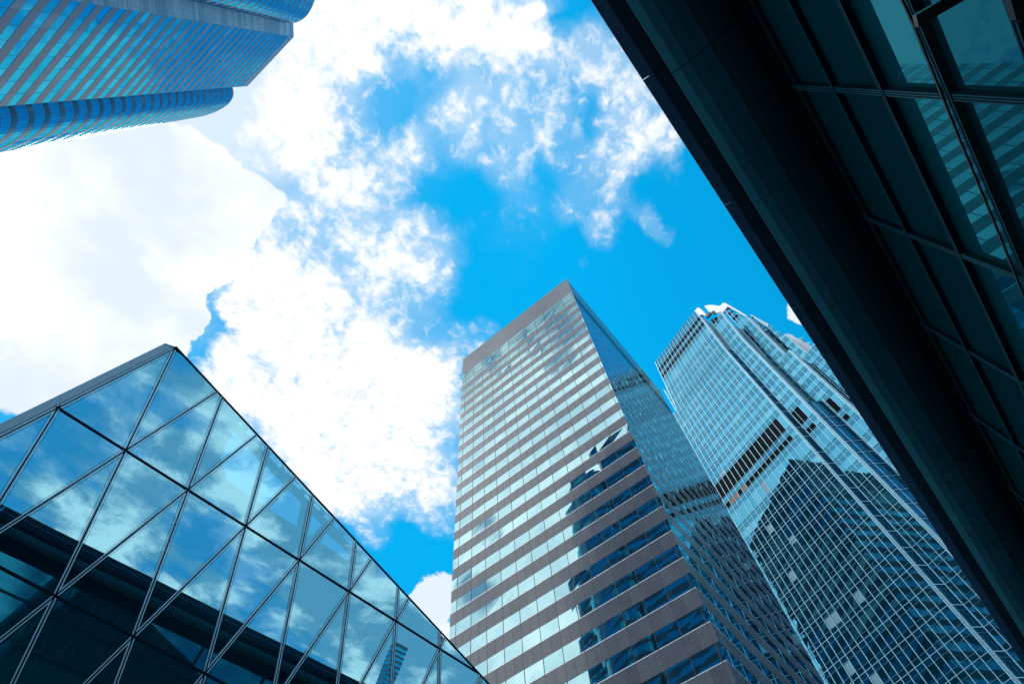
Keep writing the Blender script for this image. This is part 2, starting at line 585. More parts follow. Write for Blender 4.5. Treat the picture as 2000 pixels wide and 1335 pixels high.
for k in range(3):
    ring(w, B_I, zz_[k] + 0.05, zz_[k + 1] - 0.05, 2.68, 3, jit=0.015, seam=(0.06, 0.03, 3), start=1.12)
    BS = inset(B_P, -0.002)
    for i in range(4):
        p, q, p2, q2 = B_I[i], B_I[(i + 1) % 4], BS[i], BS[(i + 1) % 4]
        if k:
            w.hexa([(*p, zz_[k] - 0.05), (*q, zz_[k] - 0.05), (*q2, zz_[k] - 0.05), (*p2, zz_[k] - 0.05)],
                   [(*p, zz_[k] + 0.05), (*q, zz_[k] + 0.05), (*q2, zz_[k] + 0.05), (*p2, zz_[k] + 0.05)], 3)
w.build('crown_window', M['b_glass'] + [M['seam']], towerB)
s = MB()
zs = [122.3, 123.9, 125.6, 127.3, 129.0, 130.2, 131.0]
for k in range(6):
    ring(s, B_P, zs[k], zs[k + 1], 2.68, 3, seam=(0.06, 0.006, 3), start=1.12 + 1.34 * (k % 2))
    if k:
        ring(s, inset(B_P, -0.004), zs[k] - 0.03, zs[k] + 0.03, 99, 1)
        s.m[-4:] = [3] * 4
s.build('stone_parapet', M['stone'] + [M['seam']], towerB)
r = MB()
flat_cap(r, inset(B_P, 0.12), 130.8)
r.build('roof', M['roof'], towerB)

# ---- upper-left tower: blue ribbons, rounded bays
towerT = thing('office_tower', 'blue banded office tower with two rounded corner bays, hanging over the upper left', 'office tower')


def arc(pts, n):
    """smooth curve through pts (Catmull-Rom)"""
    pts = [np.array(p, float) for p in pts]
    P4 = [2 * pts[0] - pts[1]] + pts + [2 * pts[-1] - pts[-2]]
    out = []
    for i in range(1, len(P4) - 2):
        for k in range(n):
            t = k / n
            p0, p1, p2, p3 = P4[i - 1:i + 3]
            out.append(0.5 * ((2 * p1) + (-p0 + p2) * t + (2 * p0 - 5 * p1 + 4 * p2 - p3) * t * t + (-p0 + 3 * p1 - 3 * p2 + p3) * t ** 3))
    out.append(pts[-1])
    return out


XF = -39.48
Y0, Y1 = 35.5, 55.7
# whole plan, counter-clockwise seen from above, camera-side face runs +y
bayU = arc([(-62, 14.2), (-54, 13.8), (-46.5, 15.8), (-42.2, 19.2), (-40.0, 23.0), (-38.9, 27.0), (-39.5, 30.6), (-41.4, 33.0), (-43.2, 34.0)], 4)
bayL = arc([(-41.0, 56.0), (-38.9, 57.7), (-38.15, 60.2), (-38.5, 63.3), (-39.8, 67.2), (-41.6, 70.6), (-45.5, 75.0), (-51.0, 78.0), (-60.0, 79.5)], 4)
bays_z = 179.0
T_glass = []
z = 92.62
while z > 4:
    z -= 3.67
while z < 181:
    T_glass.append((z - 0.08, z + 1.84))
    z += 3.67
T_glass = [gz for gz in T_glass if gz[1] < 183.0]
core = [(XF, Y0), (XF, Y1), (-41.6, 57.5), (-60, 57.5), (-60, 33.1), (-41.65, 33.1)]


def open_band(mb, pts, z0, z1, pane, nm, jit=0.0, seam=None):
    pts = [np.array(p, float) for p in pts]
    for i in range(len(pts) - 1):
        a, b = pts[i], pts[i + 1]
        L = np.linalg.norm(b - a)
        e = (b - a) / L
        nrm = np.array([e[1], -e[0]])
        k = max(1, int(round(L / pane)))
        for c in range(k):
            p, q = a + (b - a) * c / k, a + (b - a) * (c + 1) / k
            j = [rnd.uniform(-jit, jit) for _ in range(2)]
            mb.poly([(*(p + nrm * j[0]), z0), (*(q + nrm * j[1]), z0), (*(q + nrm * j[1]), z1), (*(p + nrm * j[0]), z1)],
                    rnd.randrange(nm) if rnd.random() < 0.5 else 0)
            if seam:
                o1 = nrm * seam[1]
                c0, c1 = p, p + e * seam[0]
                mb.poly([(*(c0 + o1), z0), (*(c1 + o1), z0), (*(c1 + o1), z1), (*(c0 + o1), z1)], seam[2])


def offs(pts, d):
    """shift an open curve to the inside (its left side when running +y is -x)"""
    pts = [np.array(p, float) for p in pts]
    out = []
    for i, p in enumerate(pts):
        a, b = pts[max(0, i - 1)], pts[min(len(pts) - 1, i + 1)]
        e = (b - a) / np.linalg.norm(b - a)
        out.append(p + np.array([-e[1], e[0]]) * d)
    return out


def band_lips(mb, pts, inn, z, mi):
    for i in range(len(pts) - 1):
        mb.poly([(*pts[i], z), (*pts[i + 1], z), (*inn[i + 1], z), (*inn[i], z)], mi)


flat = [np.array((XF, Y0)), np.array((XF, Y1))]
bayU_s, bayU_w = MB(), MB()
for pts, pane, ext in ((flat, 2.52, 0.0), (bayU, 1.6, 0.62), (bayL, 1.6, 0.62)):
    prev = GZ
    for k, (a, b) in enumerate(T_glass + [(183.9, 188.3)]):
        last = k == len(T_glass)
        if pts is not flat and (prev > bays_z - 1.0):
            break
        top = a - ext if pts is flat else min(a - ext, bays_z)
        s = bayU_s if pts is bayU else MB()
        open_band(s, pts, prev, top, pane, 4)
        inn = offs(pts, 0.02)
        band_lips(s, pts, inn, prev, 4)
        band_lips(s, pts, inn, top, 4)
        if pts is not bayU:
            s.build('cladding_band', M['panel_tl'] + [M['seam']], towerT)
        if last or (pts is not flat and b > bays_z):
            break
        w = bayU_w if pts is bayU else MB()
        open_band(w, inn, a - ext, b, pane, 3, jit=0.006 if pts is flat else 0.0, seam=(0.04, 0.012, 3) if pts is flat else (0.04, 0.004, 3))
        for zr in (a - ext, b - 0.07):      # dark strips painted in as the shadow gap above and below the glass
            n0 = len(w.m)
            open_band(w, offs(pts, 0.015), zr, zr + 0.07, 99, 1)
            w.m[n0:] = [3] * (len(w.m) - n0)
        wo = w.build('ribbon_window', M['tl_glass'] + [M['seam'], M['tl_cap']], towerT) if pts is not bayU else None
        if pts is not flat:     # bays carry two thin rails in each ribbon
            rl = MB() if pts is not bayU else bayU_w
            for zr in (a - 0.1, b - 0.55):
                n0 = len(rl.m)
                open_band(rl, offs(pts, -0.006), zr, zr + 0.06, 99, 1)
                if pts is bayU:
                    rl.m[n0:] = [4] * (len(rl.m) - n0)
            if pts is bayL:
                rl.build('window_rail', M['tl_cap'], wo)
        prev = b
bayU_s.build('cladding_band', M['panel_tl'] + [M['seam']], towerT, kind='stuff')
bayU_w.build('ribbon_window', M['tl_glass'] + [M['seam'], M['tl_cap']], towerT, kind='stuff')
s = MB()
s.hexa([(XF + 0.0, Y0, 183.9), (XF + 0.0, Y1, 183.9), (XF - 1, Y1, 183.9), (XF - 1, Y0, 183.9)],
       [(XF + 0.0, Y0, 188.3), (XF + 0.0, Y1, 188.3), (XF - 1, Y1, 188.3), (XF - 1, Y0, 188.3)])
s.build('parapet', M['tl_cap'], towerT)
# pier between the flat face and the upper bay: narrow ribs
s = MB()
pa, pb = np.array((XF, Y0)), np.array((-42.2, 32.6))
e = (pb - pa) / np.linalg.norm(pb - pa)
nn = np.array([-e[1], e[0]])
if nn[1] > 0:
    nn = -nn
z = GZ
while z < 188.2:
    h = 1.22
    z1 = min(z + h, 188.3)
    j = rnd.uniform(0, 0.05)
    s.hexa([(*pa, z), (*pb, z), (*(pb + nn * 0.02 - nn * 0.9), z), (*(pa - nn * 0.9 + e * 0.4), z)],
           [(*pa, z1 - 0.05), (*pb, z1 - 0.05), (*(pb - nn * 0.88), z1 - 0.05), (*(pa - nn * 0.9 + e * 0.4), z1 - 0.05)], rnd.randrange(3))
    z = z1
s.build('ribbed_pier', M['pier'], towerT)
s = MB()
ring(s, [(XF - 0.14, Y0 + 0.1), (XF - 0.14, Y1), (-41.6, 57.5), (-60, 57.5), (-60, 33.1), (-41.65, 33.4)], GZ, 188.0, 99, 1)
flat_cap(s, [(XF - 0.14, Y0), (XF - 0.14, Y1), (-41.6, 57.5), (-60, 57.5), (-60, 33.1), (-41.65, 33.4)], 188.0)
s.build('core_wall', M['panel_tl'][0], towerT)
for bay in (bayU, bayL):
    s = MB()
    flat_cap(s, [tuple(p) for p in offs(bay, 0.02)] + [(-60, bay[len(bay) // 2][1])], bays_z)
    s.build('bay_roof', M['roof'], towerT)
    pr = MB()
    inn = offs(bay, 0.4)
    for i in range(len(bay) - 1):
        a, b, c, d = bay[i], bay[i + 1], inn[i + 1], inn[i]
        pr.hexa([(*a, bays_z + 0.01), (*b, bays_z + 0.01), (*c, bays_z + 0.01), (*d, bays_z + 0.01)],
                [(*a, bays_z + 0.8), (*b, bays_z + 0.8), (*c, bays_z + 0.8), (*d, bays_z + 0.8)])
    pr.build('bay_parapet', M['tl_cap'], towerT)

# ---- sister tower behind it, met only in reflections
towerS = thing('office_tower', 'round-cornered blue tower behind the upper left tower, mirrored in the central tower', 'office tower')
C2 = arc([(-92, 66), (-76, 62), (-66, 64), (-61, 70), (-59.5, 78), (-60.5, 86), (-65, 92), (-76, 95), (-92, 92)], 4)
prev = GZ
for k in range(40):
    a = 2.4 + k * 4.0
    s = MB()
    open_band(s, C2, prev, a, 3.0, 4)
    s.build('cladding_band', M['panel_tl'] + [M['seam']], towerS)
    w = MB()
    open_band(w, offs(C2, 0.15), a, a + 2.1, 2.0, 3, jit=0.01)
    w.build('ribbon_window', M['tl_glass'] + [M['seam']], towerS)
    prev = a + 2.1
s = MB()
flat_cap(s, [tuple(p) for p in C2], prev)
s.build('roof', M['roof'], towerS)

# ---- far tower, mirrored in the pavilion glass
towerF = thing('office_tower', 'distant blue tower across the street, mirrored small in the triangular glass', 'office tower')
fc = np.array((243.0, -538.0))
fc = np.array((255.0, -538.0))
F_P = [(fc[0] - 8, fc[1] - 8), (fc[0] + 8, fc[1] - 8), (fc[0] + 8, fc[1] + 8), (fc[0] - 8, fc[1] + 8)]
for k in range(38):
    w = MB()
    ring(w, inset(F_P, 0.2), GZ + k * 4.2 + 2, GZ + k * 4.2 + 4.2, 3.2, 3)
    w.build('ribbon_window', M['tl_glass'], towerF)
    s = MB()
    ring(s, F_P, GZ + k * 4.2, GZ + k * 4.2 + 2, 3.2, 4, lips=(inset(F_P, 0.2), 0))
    s.build('cladding_band', M['panel_tl'], towerF)
s = MB()
ring(s, F_P, GZ + 38 * 4.2, GZ + 38 * 4.2 + 3, 3.2, 1)
flat_cap(s, F_P, GZ + 38 * 4.2 + 1)
s.build('parapet', M['panel_tl'][0], towerF)

# ------------------------------------------------------------------ glass tower with stepped corner
towerI = thing('glass_tower', 'tall blue glass tower with white mullion grid and stepped corner, right of the banded tower', 'office tower')
UA = math.radians(70.08)
UI = np.array([math.cos(UA), math.sin(UA), 0.0])
VI = np.array([UI[1], -UI[0], 0.0])
ZI = np.array([0, 0, 1.0])


def Q(u, v, z):
    return UI * u + VI * v + ZI * z


def uz(px, py, v):
    d = wdir((px, py))
    d = d / d.dot(VI) * v
    return d.dot(UI), d[2]


# floors: (z0, z1, kind)   s spandrel, w window, l louvre
floors = []
cs = [57.3 + 4.135 * k for k in range(-14, 12)]
bands = [(c - 0.95, c + 0.92, c) for c in cs if c > 1] + [(108.0, 110.0, 109.0), (111.7, 113.7, 112.7), (119.0, 120.9, 119.95)]
bands += [(c - 0.95, c + 0.92, c) for c in [119.95 + 4.135 * k for k in range(1, 12)]] + [(171.6, 173.5, 172.6), (175.5, 177.4, 176.5), (179.5, 184.3, 181.5)]
bands = [b for b in bands if b[1] < 171 or b[0] > 171.5]
prev = GZ
for (a, b, c) in bands:
    if a > prev + 0.05:
        floors.append((prev, a, 'l' if (a - prev) < 0.1 or (109.9 < prev < 111) or (113.6 < prev < 118) or (prev > 173) else 'w', None))
    floors.append((a, b, 's', c))
    prev = b

# facets: left edge fn, right edge fn (u as a function of z), v, zlow, ztop fn
XS = 1.555


def facet_lines(u_r, u_l):
    out, u = [], u_r
    while u < u_l - 0.3:
        out.append(u)
        u += XS
    out.append(u_l)
    return out


f3s = 142.3
FACETS = [
    # name, v or (vL,vR), right u, left u, z0, z1L, z1R (top heights at left / right edge), du/dz shear at left, right (above zk), zk
    dict(v=(105.0, 105.0), r=30.35, l=62.0, z0=GZ, zl=155.2, zr=155.2),
    dict(v=(104.85, 104.85), r=30.35, l=54.9, z0=155.2, zl=184.3, zr=184.3, shl=-0.068, shr=-0.043),
    dict(v=(107.5, 107.5), r=54.0, l=56.9, z0=155.2, zl=172.4, zr=172.4),
    dict(v=(107.5, 107.5), r=24.9, l=29.1, z0=GZ, zl=155.2, zr=155.2),
    dict(v=(107.5, 107.5), r=24.9, l=29.1, z0=155.2, zl=176.8, zr=173.9, shl=-0.043, shr=-0.06),
    dict(v=(113.0, 113.0), r=18.95, l=24.9, z0=GZ, zl=f3s, zr=f3s),
    dict(v=(113.0, 113.0), r=20.6, l=24.9, z0=f3s, zl=184.5, zr=169.5, shl=-0.035, shr=-0.02),
    dict(v=(118.0, 118.0), r=17.0, l=20.6, z0=f3s, zl=177.5, zr=155.0),
    dict(v=(118.0, 118.0), r=13.6, l=18.95, z0=GZ, zl=f3s, zr=f3s),
    dict(v=(123.0, 123.0), r=8.0, l=17.0, z0=GZ, zl=161.0, zr=118.0),
    dict(v=(109.0, 113.0), r=22.4, l=24.95, z0=GZ, zl=119.9, zr=119.9),   # chamfer (left end nearer)
]
cellmat = {}
for (px, py) in [(1514, 889), (1507, 897), (1459, 950), (1443, 968), (1434, 978)]:
    u, zz = uz(px, py, 105.0)
    cellmat[(int((u - 30.35) // XS), round(zz))] = 'rust'
BLINDS = [(1617, 1203), (1632, 1199), (1680, 1160), (1505, 1024), (1556, 1056), (1546, 1117), (1416, 925),
          (1663, 1305), (1718, 1325), (1498, 948)]
blind_pts = [uz(px, py, 105.0) for px, py in BLINDS]

glassI = {}   # mesh builders per facet and floor; -1 gathers the many small far facets
FG = [0, 1, -1, 3, 4, 5, -1, -1, -1, -1, -1]
for fi, F in enumerate(FACETS):
    u_lines = facet_lines(F['r'], F['l'])
    shl, shr = F.get('shl', 0), F.get('shr', 0)
    Wd = F['l'] - F['r']

    def UV(u, z, F=F, shl=shl, shr=shr, Wd=Wd):
        t = (u - F['r']) / Wd
        sh = (shl * t + shr * (1 - t)) * (z - F['z0'])
        return u + sh, F['v'][1] + (F['v'][0] - F['v'][1]) * t

    def top(u, F=F, Wd=Wd):
        t = (u - F['r']) / Wd
        return F['zl'] * t + F['zr'] * (1 - t)

    nrm = -VI if F['v'][0] == F['v'][1] else None
    if nrm is None:
        e = Q(F['l'], F['v'][0], 0) - Q(F['r'], F['v'][1], 0)
        nrm = np.array([-e[1], e[0], 0])
        nrm = nrm / np.linalg.norm(nrm)
        if nrm.dot(VI) > 0:
            nrm = -nrm
    F['n'] = nrm
    # glass and spandrel panes, floor by floor
    for li, (a, b, kind, c) in enumerate(floors):
        for k in range(len(u_lines) - 1):
            u0, u1 = u_lines[k], u_lines[k + 1]
            zt0, zt1 = top(u0), top(u1)
            lo = max(a, F['z0'])
            h0, h1 = min(b, zt0), min(b, zt1)
            if h0 <= lo + 0.02 and h1 <= lo + 0.02:
                continue
            h0, h1 = max(h0, lo + 0.01), max(h1, lo + 0.01)
            if kind == 's':
                mi = 3 + (rnd.random() < 0.4)
            elif kind == 'l':
                inner = (1 <= k) if fi in (0, 1) else (0 <= k < len(u_lines) - 2)
                mi = 5
                if fi == 0 and k == 0:
                    mi = 0
                if fi not in (0, 1) and (k == 0):
                    mi = 0
                if fi in (8, 9):
                    mi = 0
                if fi == 10:
                    mi = 0
            else:
                mi = rnd.randrange(3) if rnd.random() < 0.5 else 0
            if fi == 0:
                uc, zc_ = (u0 + u1) / 2, (lo + h0) / 2
                if kind == 'l' and a < 111 and cellmat.get((k, round(zc_))) is None:
                    for (px, py) in [(1514, 889), (1507, 897), (1459, 950), (1443, 968), (1434, 978)]:
                        uu, zq = uz(px, py, 105.0)
                        if abs(uu - uc) < XS / 2:
                            mi = 6
                if kind != 'l':
                    for (uu, zq) in blind_pts:
                        if abs(uu - uc) < XS / 2 and a <= zq <= b:
                            mi = 7
            j = [rnd.uniform(-0.006, 0.006) for _ in range(4)]
            if mi == 5:
                j = [-0.12] * 4
            pts = []
            for (uu, zq, jj) in ((u0, lo, j[0]), (u1, lo, j[1]), (u1, h1, j[2]), (u0, h0, j[3])):
                uu2, vv = UV(uu, zq)
                pts.append(Q(uu2, vv, zq) + nrm * jj)
            key = li
            glassI.setdefault((FG[fi], key), MB()).poly(list(reversed(pts)), mi)
        # transoms
        if kind == 's':
            lines = [(a, 0.075, 9), (b, 0.075, 9)] + [(c, 0.08, 8)]
            for (zl_, wd_, mi) in lines:
                if zl_ < F['z0'] + 0.1:
                    continue
                uu0, uu1 = F['r'], F['l']
                # clip by sloping top
                if min(F['zl'], F['zr']) < zl_:
                    if max(F['zl'], F['zr']) < zl_:
                        continue
                    t = (zl_ - F['zr']) / (F['zl'] - F['zr'])
                    if F['zl'] > F['zr']:
                        uu0 = F['r'] + Wd * t
                    else:
                        uu1 = F['r'] + Wd * t
                if uu1 - uu0 < 0.2:
                    continue
                (ua, va), (ub, vb) = UV(uu0, zl_), UV(uu1, zl_)
                glassI[(FG[fi], li)].bar(Q(ua, va, zl_), Q(ub, vb, zl_), wd_, 0.06 if mi == 9 else 0.09, nrm, mi)
    # vertical mullions
    for k, u in enumerate(u_lines):
        zt_ = top(u)
        if zt_ - F['z0'] < 1:
            continue
        (ua, va), (ub, vb) = UV(u, F['z0']), UV(u, zt_)
        mm = MB()
        edge = k in (0, len(u_lines) - 1)
        wdt = 0.09 if not edge else 0.16
        mm.bar(Q(ua, va, F['z0']), Q(ub, vb, zt_), wdt, 0.17 if fi < 2 else 0.13, nrm, 0)
        F.setdefault('mull', []).append(mm)
    # sloping top coping
    cp = MB()
    (ua, va), (ub, vb) = UV(F['r'], F['zr']), UV(F['l'], F['zl'])
    F['cope'] = (Q(ua, va, F['zr']), Q(ub, vb, F['zl']))

matsI = M['i_glass'] + M['i_span'] + [M['louvre'], M['rust'], M['blind'], M['mull'], M['mull_thin']]
names = {'s': 'spandrel_band', 'w': 'window_band', 'l': 'louvre_band'}
many = {}
for (fg, li), mb in sorted(glassI.items()):
    nm = names[floors[li][2]]
    if fg >= 0:
        if fg == 5 and nm != 'louvre_band' and li % 2 == 9:
            continue
        mb.build(nm, matsI, towerI)
    else:
        big_ = many.setdefault(nm, MB())
        base_ = len(big_.v)
        big_.v += mb.v
        big_.f += [tuple(k + base_ for k in f) for f in mb.f]
        big_.m += mb.m
for nm, mb in many.items():
    mb.build(nm, matsI, towerI, kind='stuff')
allm = [(F, mm) for F in FACETS for mm in F.get('mull', [])]
for F, mm in allm[:100]:
    mm.build('mullion', M['mull'], towerI)

# returns between facets (glass, facing right), with corner columns in bright metal
RET = [((30.35, 105.0), (29.1, 107.5), 155.2), ((24.9, 107.5), (24.9, 113.0), 155.2), ((18.95, 113.0), (18.95, 118.0), f3s),
       ((20.6, 113.0), (20.6, 118.0), 166.0), ((17.0, 118.0), (17.0, 123.0), 156.0), ((13.6, 118.0), (13.6, 123.0), 120.0),
       ((8.0, 123.0), (2.0, 150.0), 116.0), ((54.0, 104.9), (54.0, 107.5), 155.3)]
for (p, q, zt_) in RET:
    s = MB()
    z = GZ
    zlow = GZ
    pp, qq = Q(p[0], p[1], 0), Q(q[0], q[1], 0)
    e = (qq - pp) / np.linalg.norm(qq - pp)
    nr = np.array([e[1], -e[0], 0])
    if nr.dot(UI) > 0:
        nr = -nr
    if (p, q) == ((20.6, 113.0), (20.6, 118.0)):
        zlow = f3s
    for (a, b, kind, c) in floors:
        lo, hi = max(a, zlow), min(b, zt_)
        if hi - lo < 0.05:
            continue
        s.poly([pp + ZI * lo, qq + ZI * lo, qq + ZI * hi, pp + ZI * hi], 3 if kind == 's' else 0)
        if kind == 's':
            s.bar(pp + ZI * lo, qq + ZI * lo, 0.07, 0.05, nr, 9)
            if lo < c < hi:
                s.bar(pp + ZI * c, qq + ZI * c, 0.12, 0.07, nr, 8)
    s.build('return_wall', matsI, towerI)
# corner columns: pairs of pale fins at every projecting corner
for (u, v, z0, zt_, sh) in [(24.9, 107.5, GZ, 155.2, 0), (18.95, 113.0, GZ, f3s, 0), (20.6, 113.0, f3s, 169.0, -0.02), (17.0, 118.0, f3s, 155.0, 0),
                            (13.6, 118.0, GZ, 118, 0), (30.35, 105.0, GZ, 155.2, 0), (30.35, 104.85, 155.2, 184.3, -0.043), (24.9, 107.5, 155.2, 173.9, -0.06)]:
    s = MB()
    for k, (du, dv, wd_) in enumerate([(0.0, -0.10, 0.16), (-0.30, 0.05, 0.14), (-0.34, 0.55, 0.14), (-0.38, 1.1, 0.14)]):
        a = Q(u + du, v + dv, z0)
        b = Q(u + du + sh * (zt_ - z0), v + dv, zt_)
        s.bar(a, b, wd_, wd_, -VI, 0)
    a = [Q(u - 0.02, v + 0.0, z0), Q(u - 0.28, v + 0.12, z0), Q(u - 0.34, v + 1.2, z0), Q(u - 0.02, v + 1.2, z0)]
    b = [p + UI * sh * (zt_ - z0) + ZI * (zt_ - z0) for p in a]
    s.hexa(a, b, 1)
    s.build('corner_column', [M['mull'], M['i_span'][0]], towerI)
# mass behind the glass so nothing shows through, and roof decks
for (u0, u1, v0, v1, zt_) in [(30.3, 61.9, 105.3, 150, 155.0), (30.0, 52.7, 105.6, 148, 183.5), (24.7, 56.8, 107.9, 148, 171.0), (19.2, 50, 113.4, 148, 141.8),
                              (20.9, 50, 113.5, 146, 165.0), (14, 50, 118.4, 146, 118.0), (17.3, 50, 118.6, 146, 152.0), (8.3, 50, 123.3, 146, 117.0)]:
    s = MB()
    s.hexa([Q(u0, v0, GZ), Q(u1, v0, GZ), Q(u1, v1, GZ), Q(u0, v1, GZ)], [Q(u0, v0, zt_), Q(u1, v0, zt_), Q(u1, v1, zt_), Q(u0, v1, zt_)])
    s.build('inner_wall', M['d_body'], towerI)


def claw(name, px, v, thick, mat, sc=11.125, org=(1340, 580)):
    pts = []
    for (x, y) in px:
        u, z = uz(org[0] + x / sc, org[1] + y / sc, v)
        pts.append(Q(u, v, z))
    s = MB()
    s.prism(pts, VI * thick)
    return s.build(name, mat, towerI)


claw('crown_fin', [(200, 295), (238, 235), (262, 222), (300, 245), (350, 285), (400, 340), (430, 385), (418, 405), (340, 372), (285, 395)], 104.6, 1.2, M['white'])
claw('crown_fin', [(395, 198), (430, 180), (500, 170), (570, 168), (640, 178), (740, 192), (720, 330), (640, 330), (570, 330), (520, 345), (480, 300), (440, 245)], 116.0, 1.2, M['white'])
claw('crown_fin', [(735, 195), (795, 127), (830, 128), (905, 200), (800, 332), (745, 315), (690, 300)], 112.8, 1.5, M['white'])
claw('crown_fin', [(820, 128), (845, 120), (1320, 400), (1300, 425), (905, 200)], 112.7, 0.6, M['white'])
claw('crown_fin', [(1390, 385), (1415, 375), (1790, 585), (1780, 650)], 117.7, 0.6, M['white'])
claw('crown_fin', [(655, 215), (680, 212), (1065, 430), (1260, 720), (1220, 700), (1040, 560)], 122.7, 0.6, M['white'], 6.677, (1440, 620))
s = MB()
for (x, y) in [(455, 420), (480, 390), (505, 365), (525, 340), (590, 318), (610, 330)]:
    u, z = uz(1340 + x / 11.125, 580 + y / 11.125, 108.5)
    s.bar(Q(u, 108.5, z - 1.6), Q(u, 108.5, z), 0.55, 0.5, -VI)
    s.bar(Q(u - 0.5, 108.5, z - 0.2), Q(u + 0.6, 108.5, z - 0.5), 0.25, 0.3, -VI)
s.build('roof_crane', M['black'], towerI)

# ------------------------------------------------------------------ triangulated glass pavilion
pav = thing('glass_pavilion', 'leaning glass pavilion with triangular panes mirroring clouds, lower left', 'building')
SD = 18180.0
E1 = np.array([1.30758158e-04, -1.10651423e-05, -3.58632707e-06]) * SD
E2 = np.array([-5.20288422e-06, -5.74665770e-05, 2.47529068e-04]) * SD
O0 = np.array([7.21414644e-05, 9.82409220e-04, 6.54547022e-04]) * SD
ND = np.cross(E1, E2)
ND = ND / np.linalg.norm(ND)
if ND[1] > 0:
    ND = -ND


def L(i, j, off=0.0):
    return O0 + E1 * i + E2 * j + ND * off


AP, RT = (-0.512, 2.021), (7.23, 0.9641)
slope = (RT[1] - AP[1]) / (RT[0] - AP[0])
IMAX = 8.2
JMIN = -3.0


def jtop(i):
    return AP[1] + slope * (i - AP[0])


def clip(poly, f):
    """keep part of polygon where f >= 0 (linear f)"""
    out = []
    for k in range(len(poly)):
        a, b = poly[k], poly[(k + 1) % len(poly)]
        fa, fb = f(a), f(b)
        if fa >= 0:
            out.append(a)
        if (fa > 1e-9 and fb < -1e-9) or (fa < -1e-9 and fb > 1e-9):
            t = fa / (fa - fb)
            out.append((a[0] + (b[0] - a[0]) * t, a[1] + (b[1] - a[1]) * t))
    return out


f_top = lambda p: jtop(p[0]) - p[1]
f_left = lambda p: p[0] - (AP[0] + (p[1] - AP[1]) * 0.5) + 1e-6       # slanted left edge, slope 2 in lattice units
f_right = lambda p: IMAX - p[0]


def area2(p):
    return abs(sum(p[k][0] * p[(k + 1) % len(p)][1] - p[(k + 1) % len(p)][0] * p[k][1] for k in range(len(p)))) / 2


for j in range(-3, 2):
    sh = 0.5 if j % 2 == 0 else 0.0
    for i in range(-4, 13):
        x = i + sh
        for tri in ([(x, j), (x + 1, j), (x + 0.5, j + 1)], [(x + 1, j), (x + 1.5, j + 1), (x + 0.5, j + 1)]):
            p = clip(clip(clip(tri, f_top), f_left), f_right)
            if j == 1:      # let the top row run up to the roof edge
                if len(tri) and tri[0][1] == 1 and tri[1][1] == 1:
                    pass
            if len(p) < 3 or area2(p) < 0.01:
                continue
            c = np.mean(np.array(p), axis=0)
            q = [(c[0] + (a[0] - c[0]) * 1.0, c[1] + (a[1] - c[1]) * 1.0) for a in p]
            s = MB()
            jj = rnd.uniform(-0.01, 0.01)
            tx, ty = rnd.uniform(-0.010, 0.010), rnd.uniform(-0.007, 0.007)
            s.poly([L(a[0], a[1], tx * (a[0] - c[0]) + ty * (a[1] - c[1])) for a in q])
            s.build('glass_pane', M['d_glass'], pav)
# top row above j = 2
for tri in ([(-1, 2), (0, 2), (-0.5, 3)],):
    p = clip(clip(tri, f_top), f_left)
    if len(p) >= 3 and area2(p) > 0.0005:
        s = MB()
        s.poly([L(a[0], a[1]) for a in p])
        s.build('glass_pane', M['d_glass'], pav)


def clip_seg(a, b):
    a, b = np.array(a, float), np.array(b, float)
    t0, t1 = 0.0, 1.0
    for f in (f_top, f_left, f_right, lambda p: p[1] - JMIN):
        fa, fb = f(a), f(b)
        if fa < 0 and fb < 0:
            return None
        if fa * fb < 0:
            t = fa / (fa - fb)
            if fa < 0:
                t0 = max(t0, t)
            else:
                t1 = min(t1, t)
    if t1 - t0 < 0.005:
        return None
    return a + (b - a) * t0, a + (b - a) * t1


def pav_mullion(a, b, rails=True):
    sg = clip_seg(a, b)
    if sg is None:
        return
    p, q = L(*sg[0]), L(*sg[1])
    t = (q - p) / np.linalg.norm(q - p)
    sd_ = np.cross(t, ND)
    s = MB()
    s.bar(p, q, 0.045 if rails else 0.075, 0.02, ND, 1, off=0.006)
    if rails:
        for sgn in (-1, 1):
            s.bar(p + sd_ * sgn * 0.038, q + sd_ * sgn * 0.038, 0.030, 0.025, ND, 0, off=0.0)
            s.bar(p + sd_ * sgn * 0.095, q + sd_ * sgn * 0.095, 0.010, 0.006, ND, 1, off=0.003)
    s.build('mullion', [M['d_frame'], M['d_joint']], pav)


for j in range(-2, 3):
    pav_mullion((-6, j), (14, j), rails=False)
# diagonals: two families of continuous members
for k in range(-8, 20):
    x0 = k + 0.0           # crosses row j = 1 at integer i
    pav_mullion((x0 - 0.5 * (JMIN - 1) * -1, JMIN), (x0 + 0.5 * 2.5, 3.5))           # leans right going up
    pav_mullion((x0 + 0.5 * (1 - JMIN), JMIN), (x0 - 0.5 * 2.5, 3.5))               # leans left going up
# coping along the falling roof edge
s = MB()
s.bar(L(AP[0], AP[1], 0), L(IMAX, jtop(IMAX), 0), 0.05, 0.06, ND, 0, off=-0.02)
s.build('roof_coping', M['d_joint'], pav)

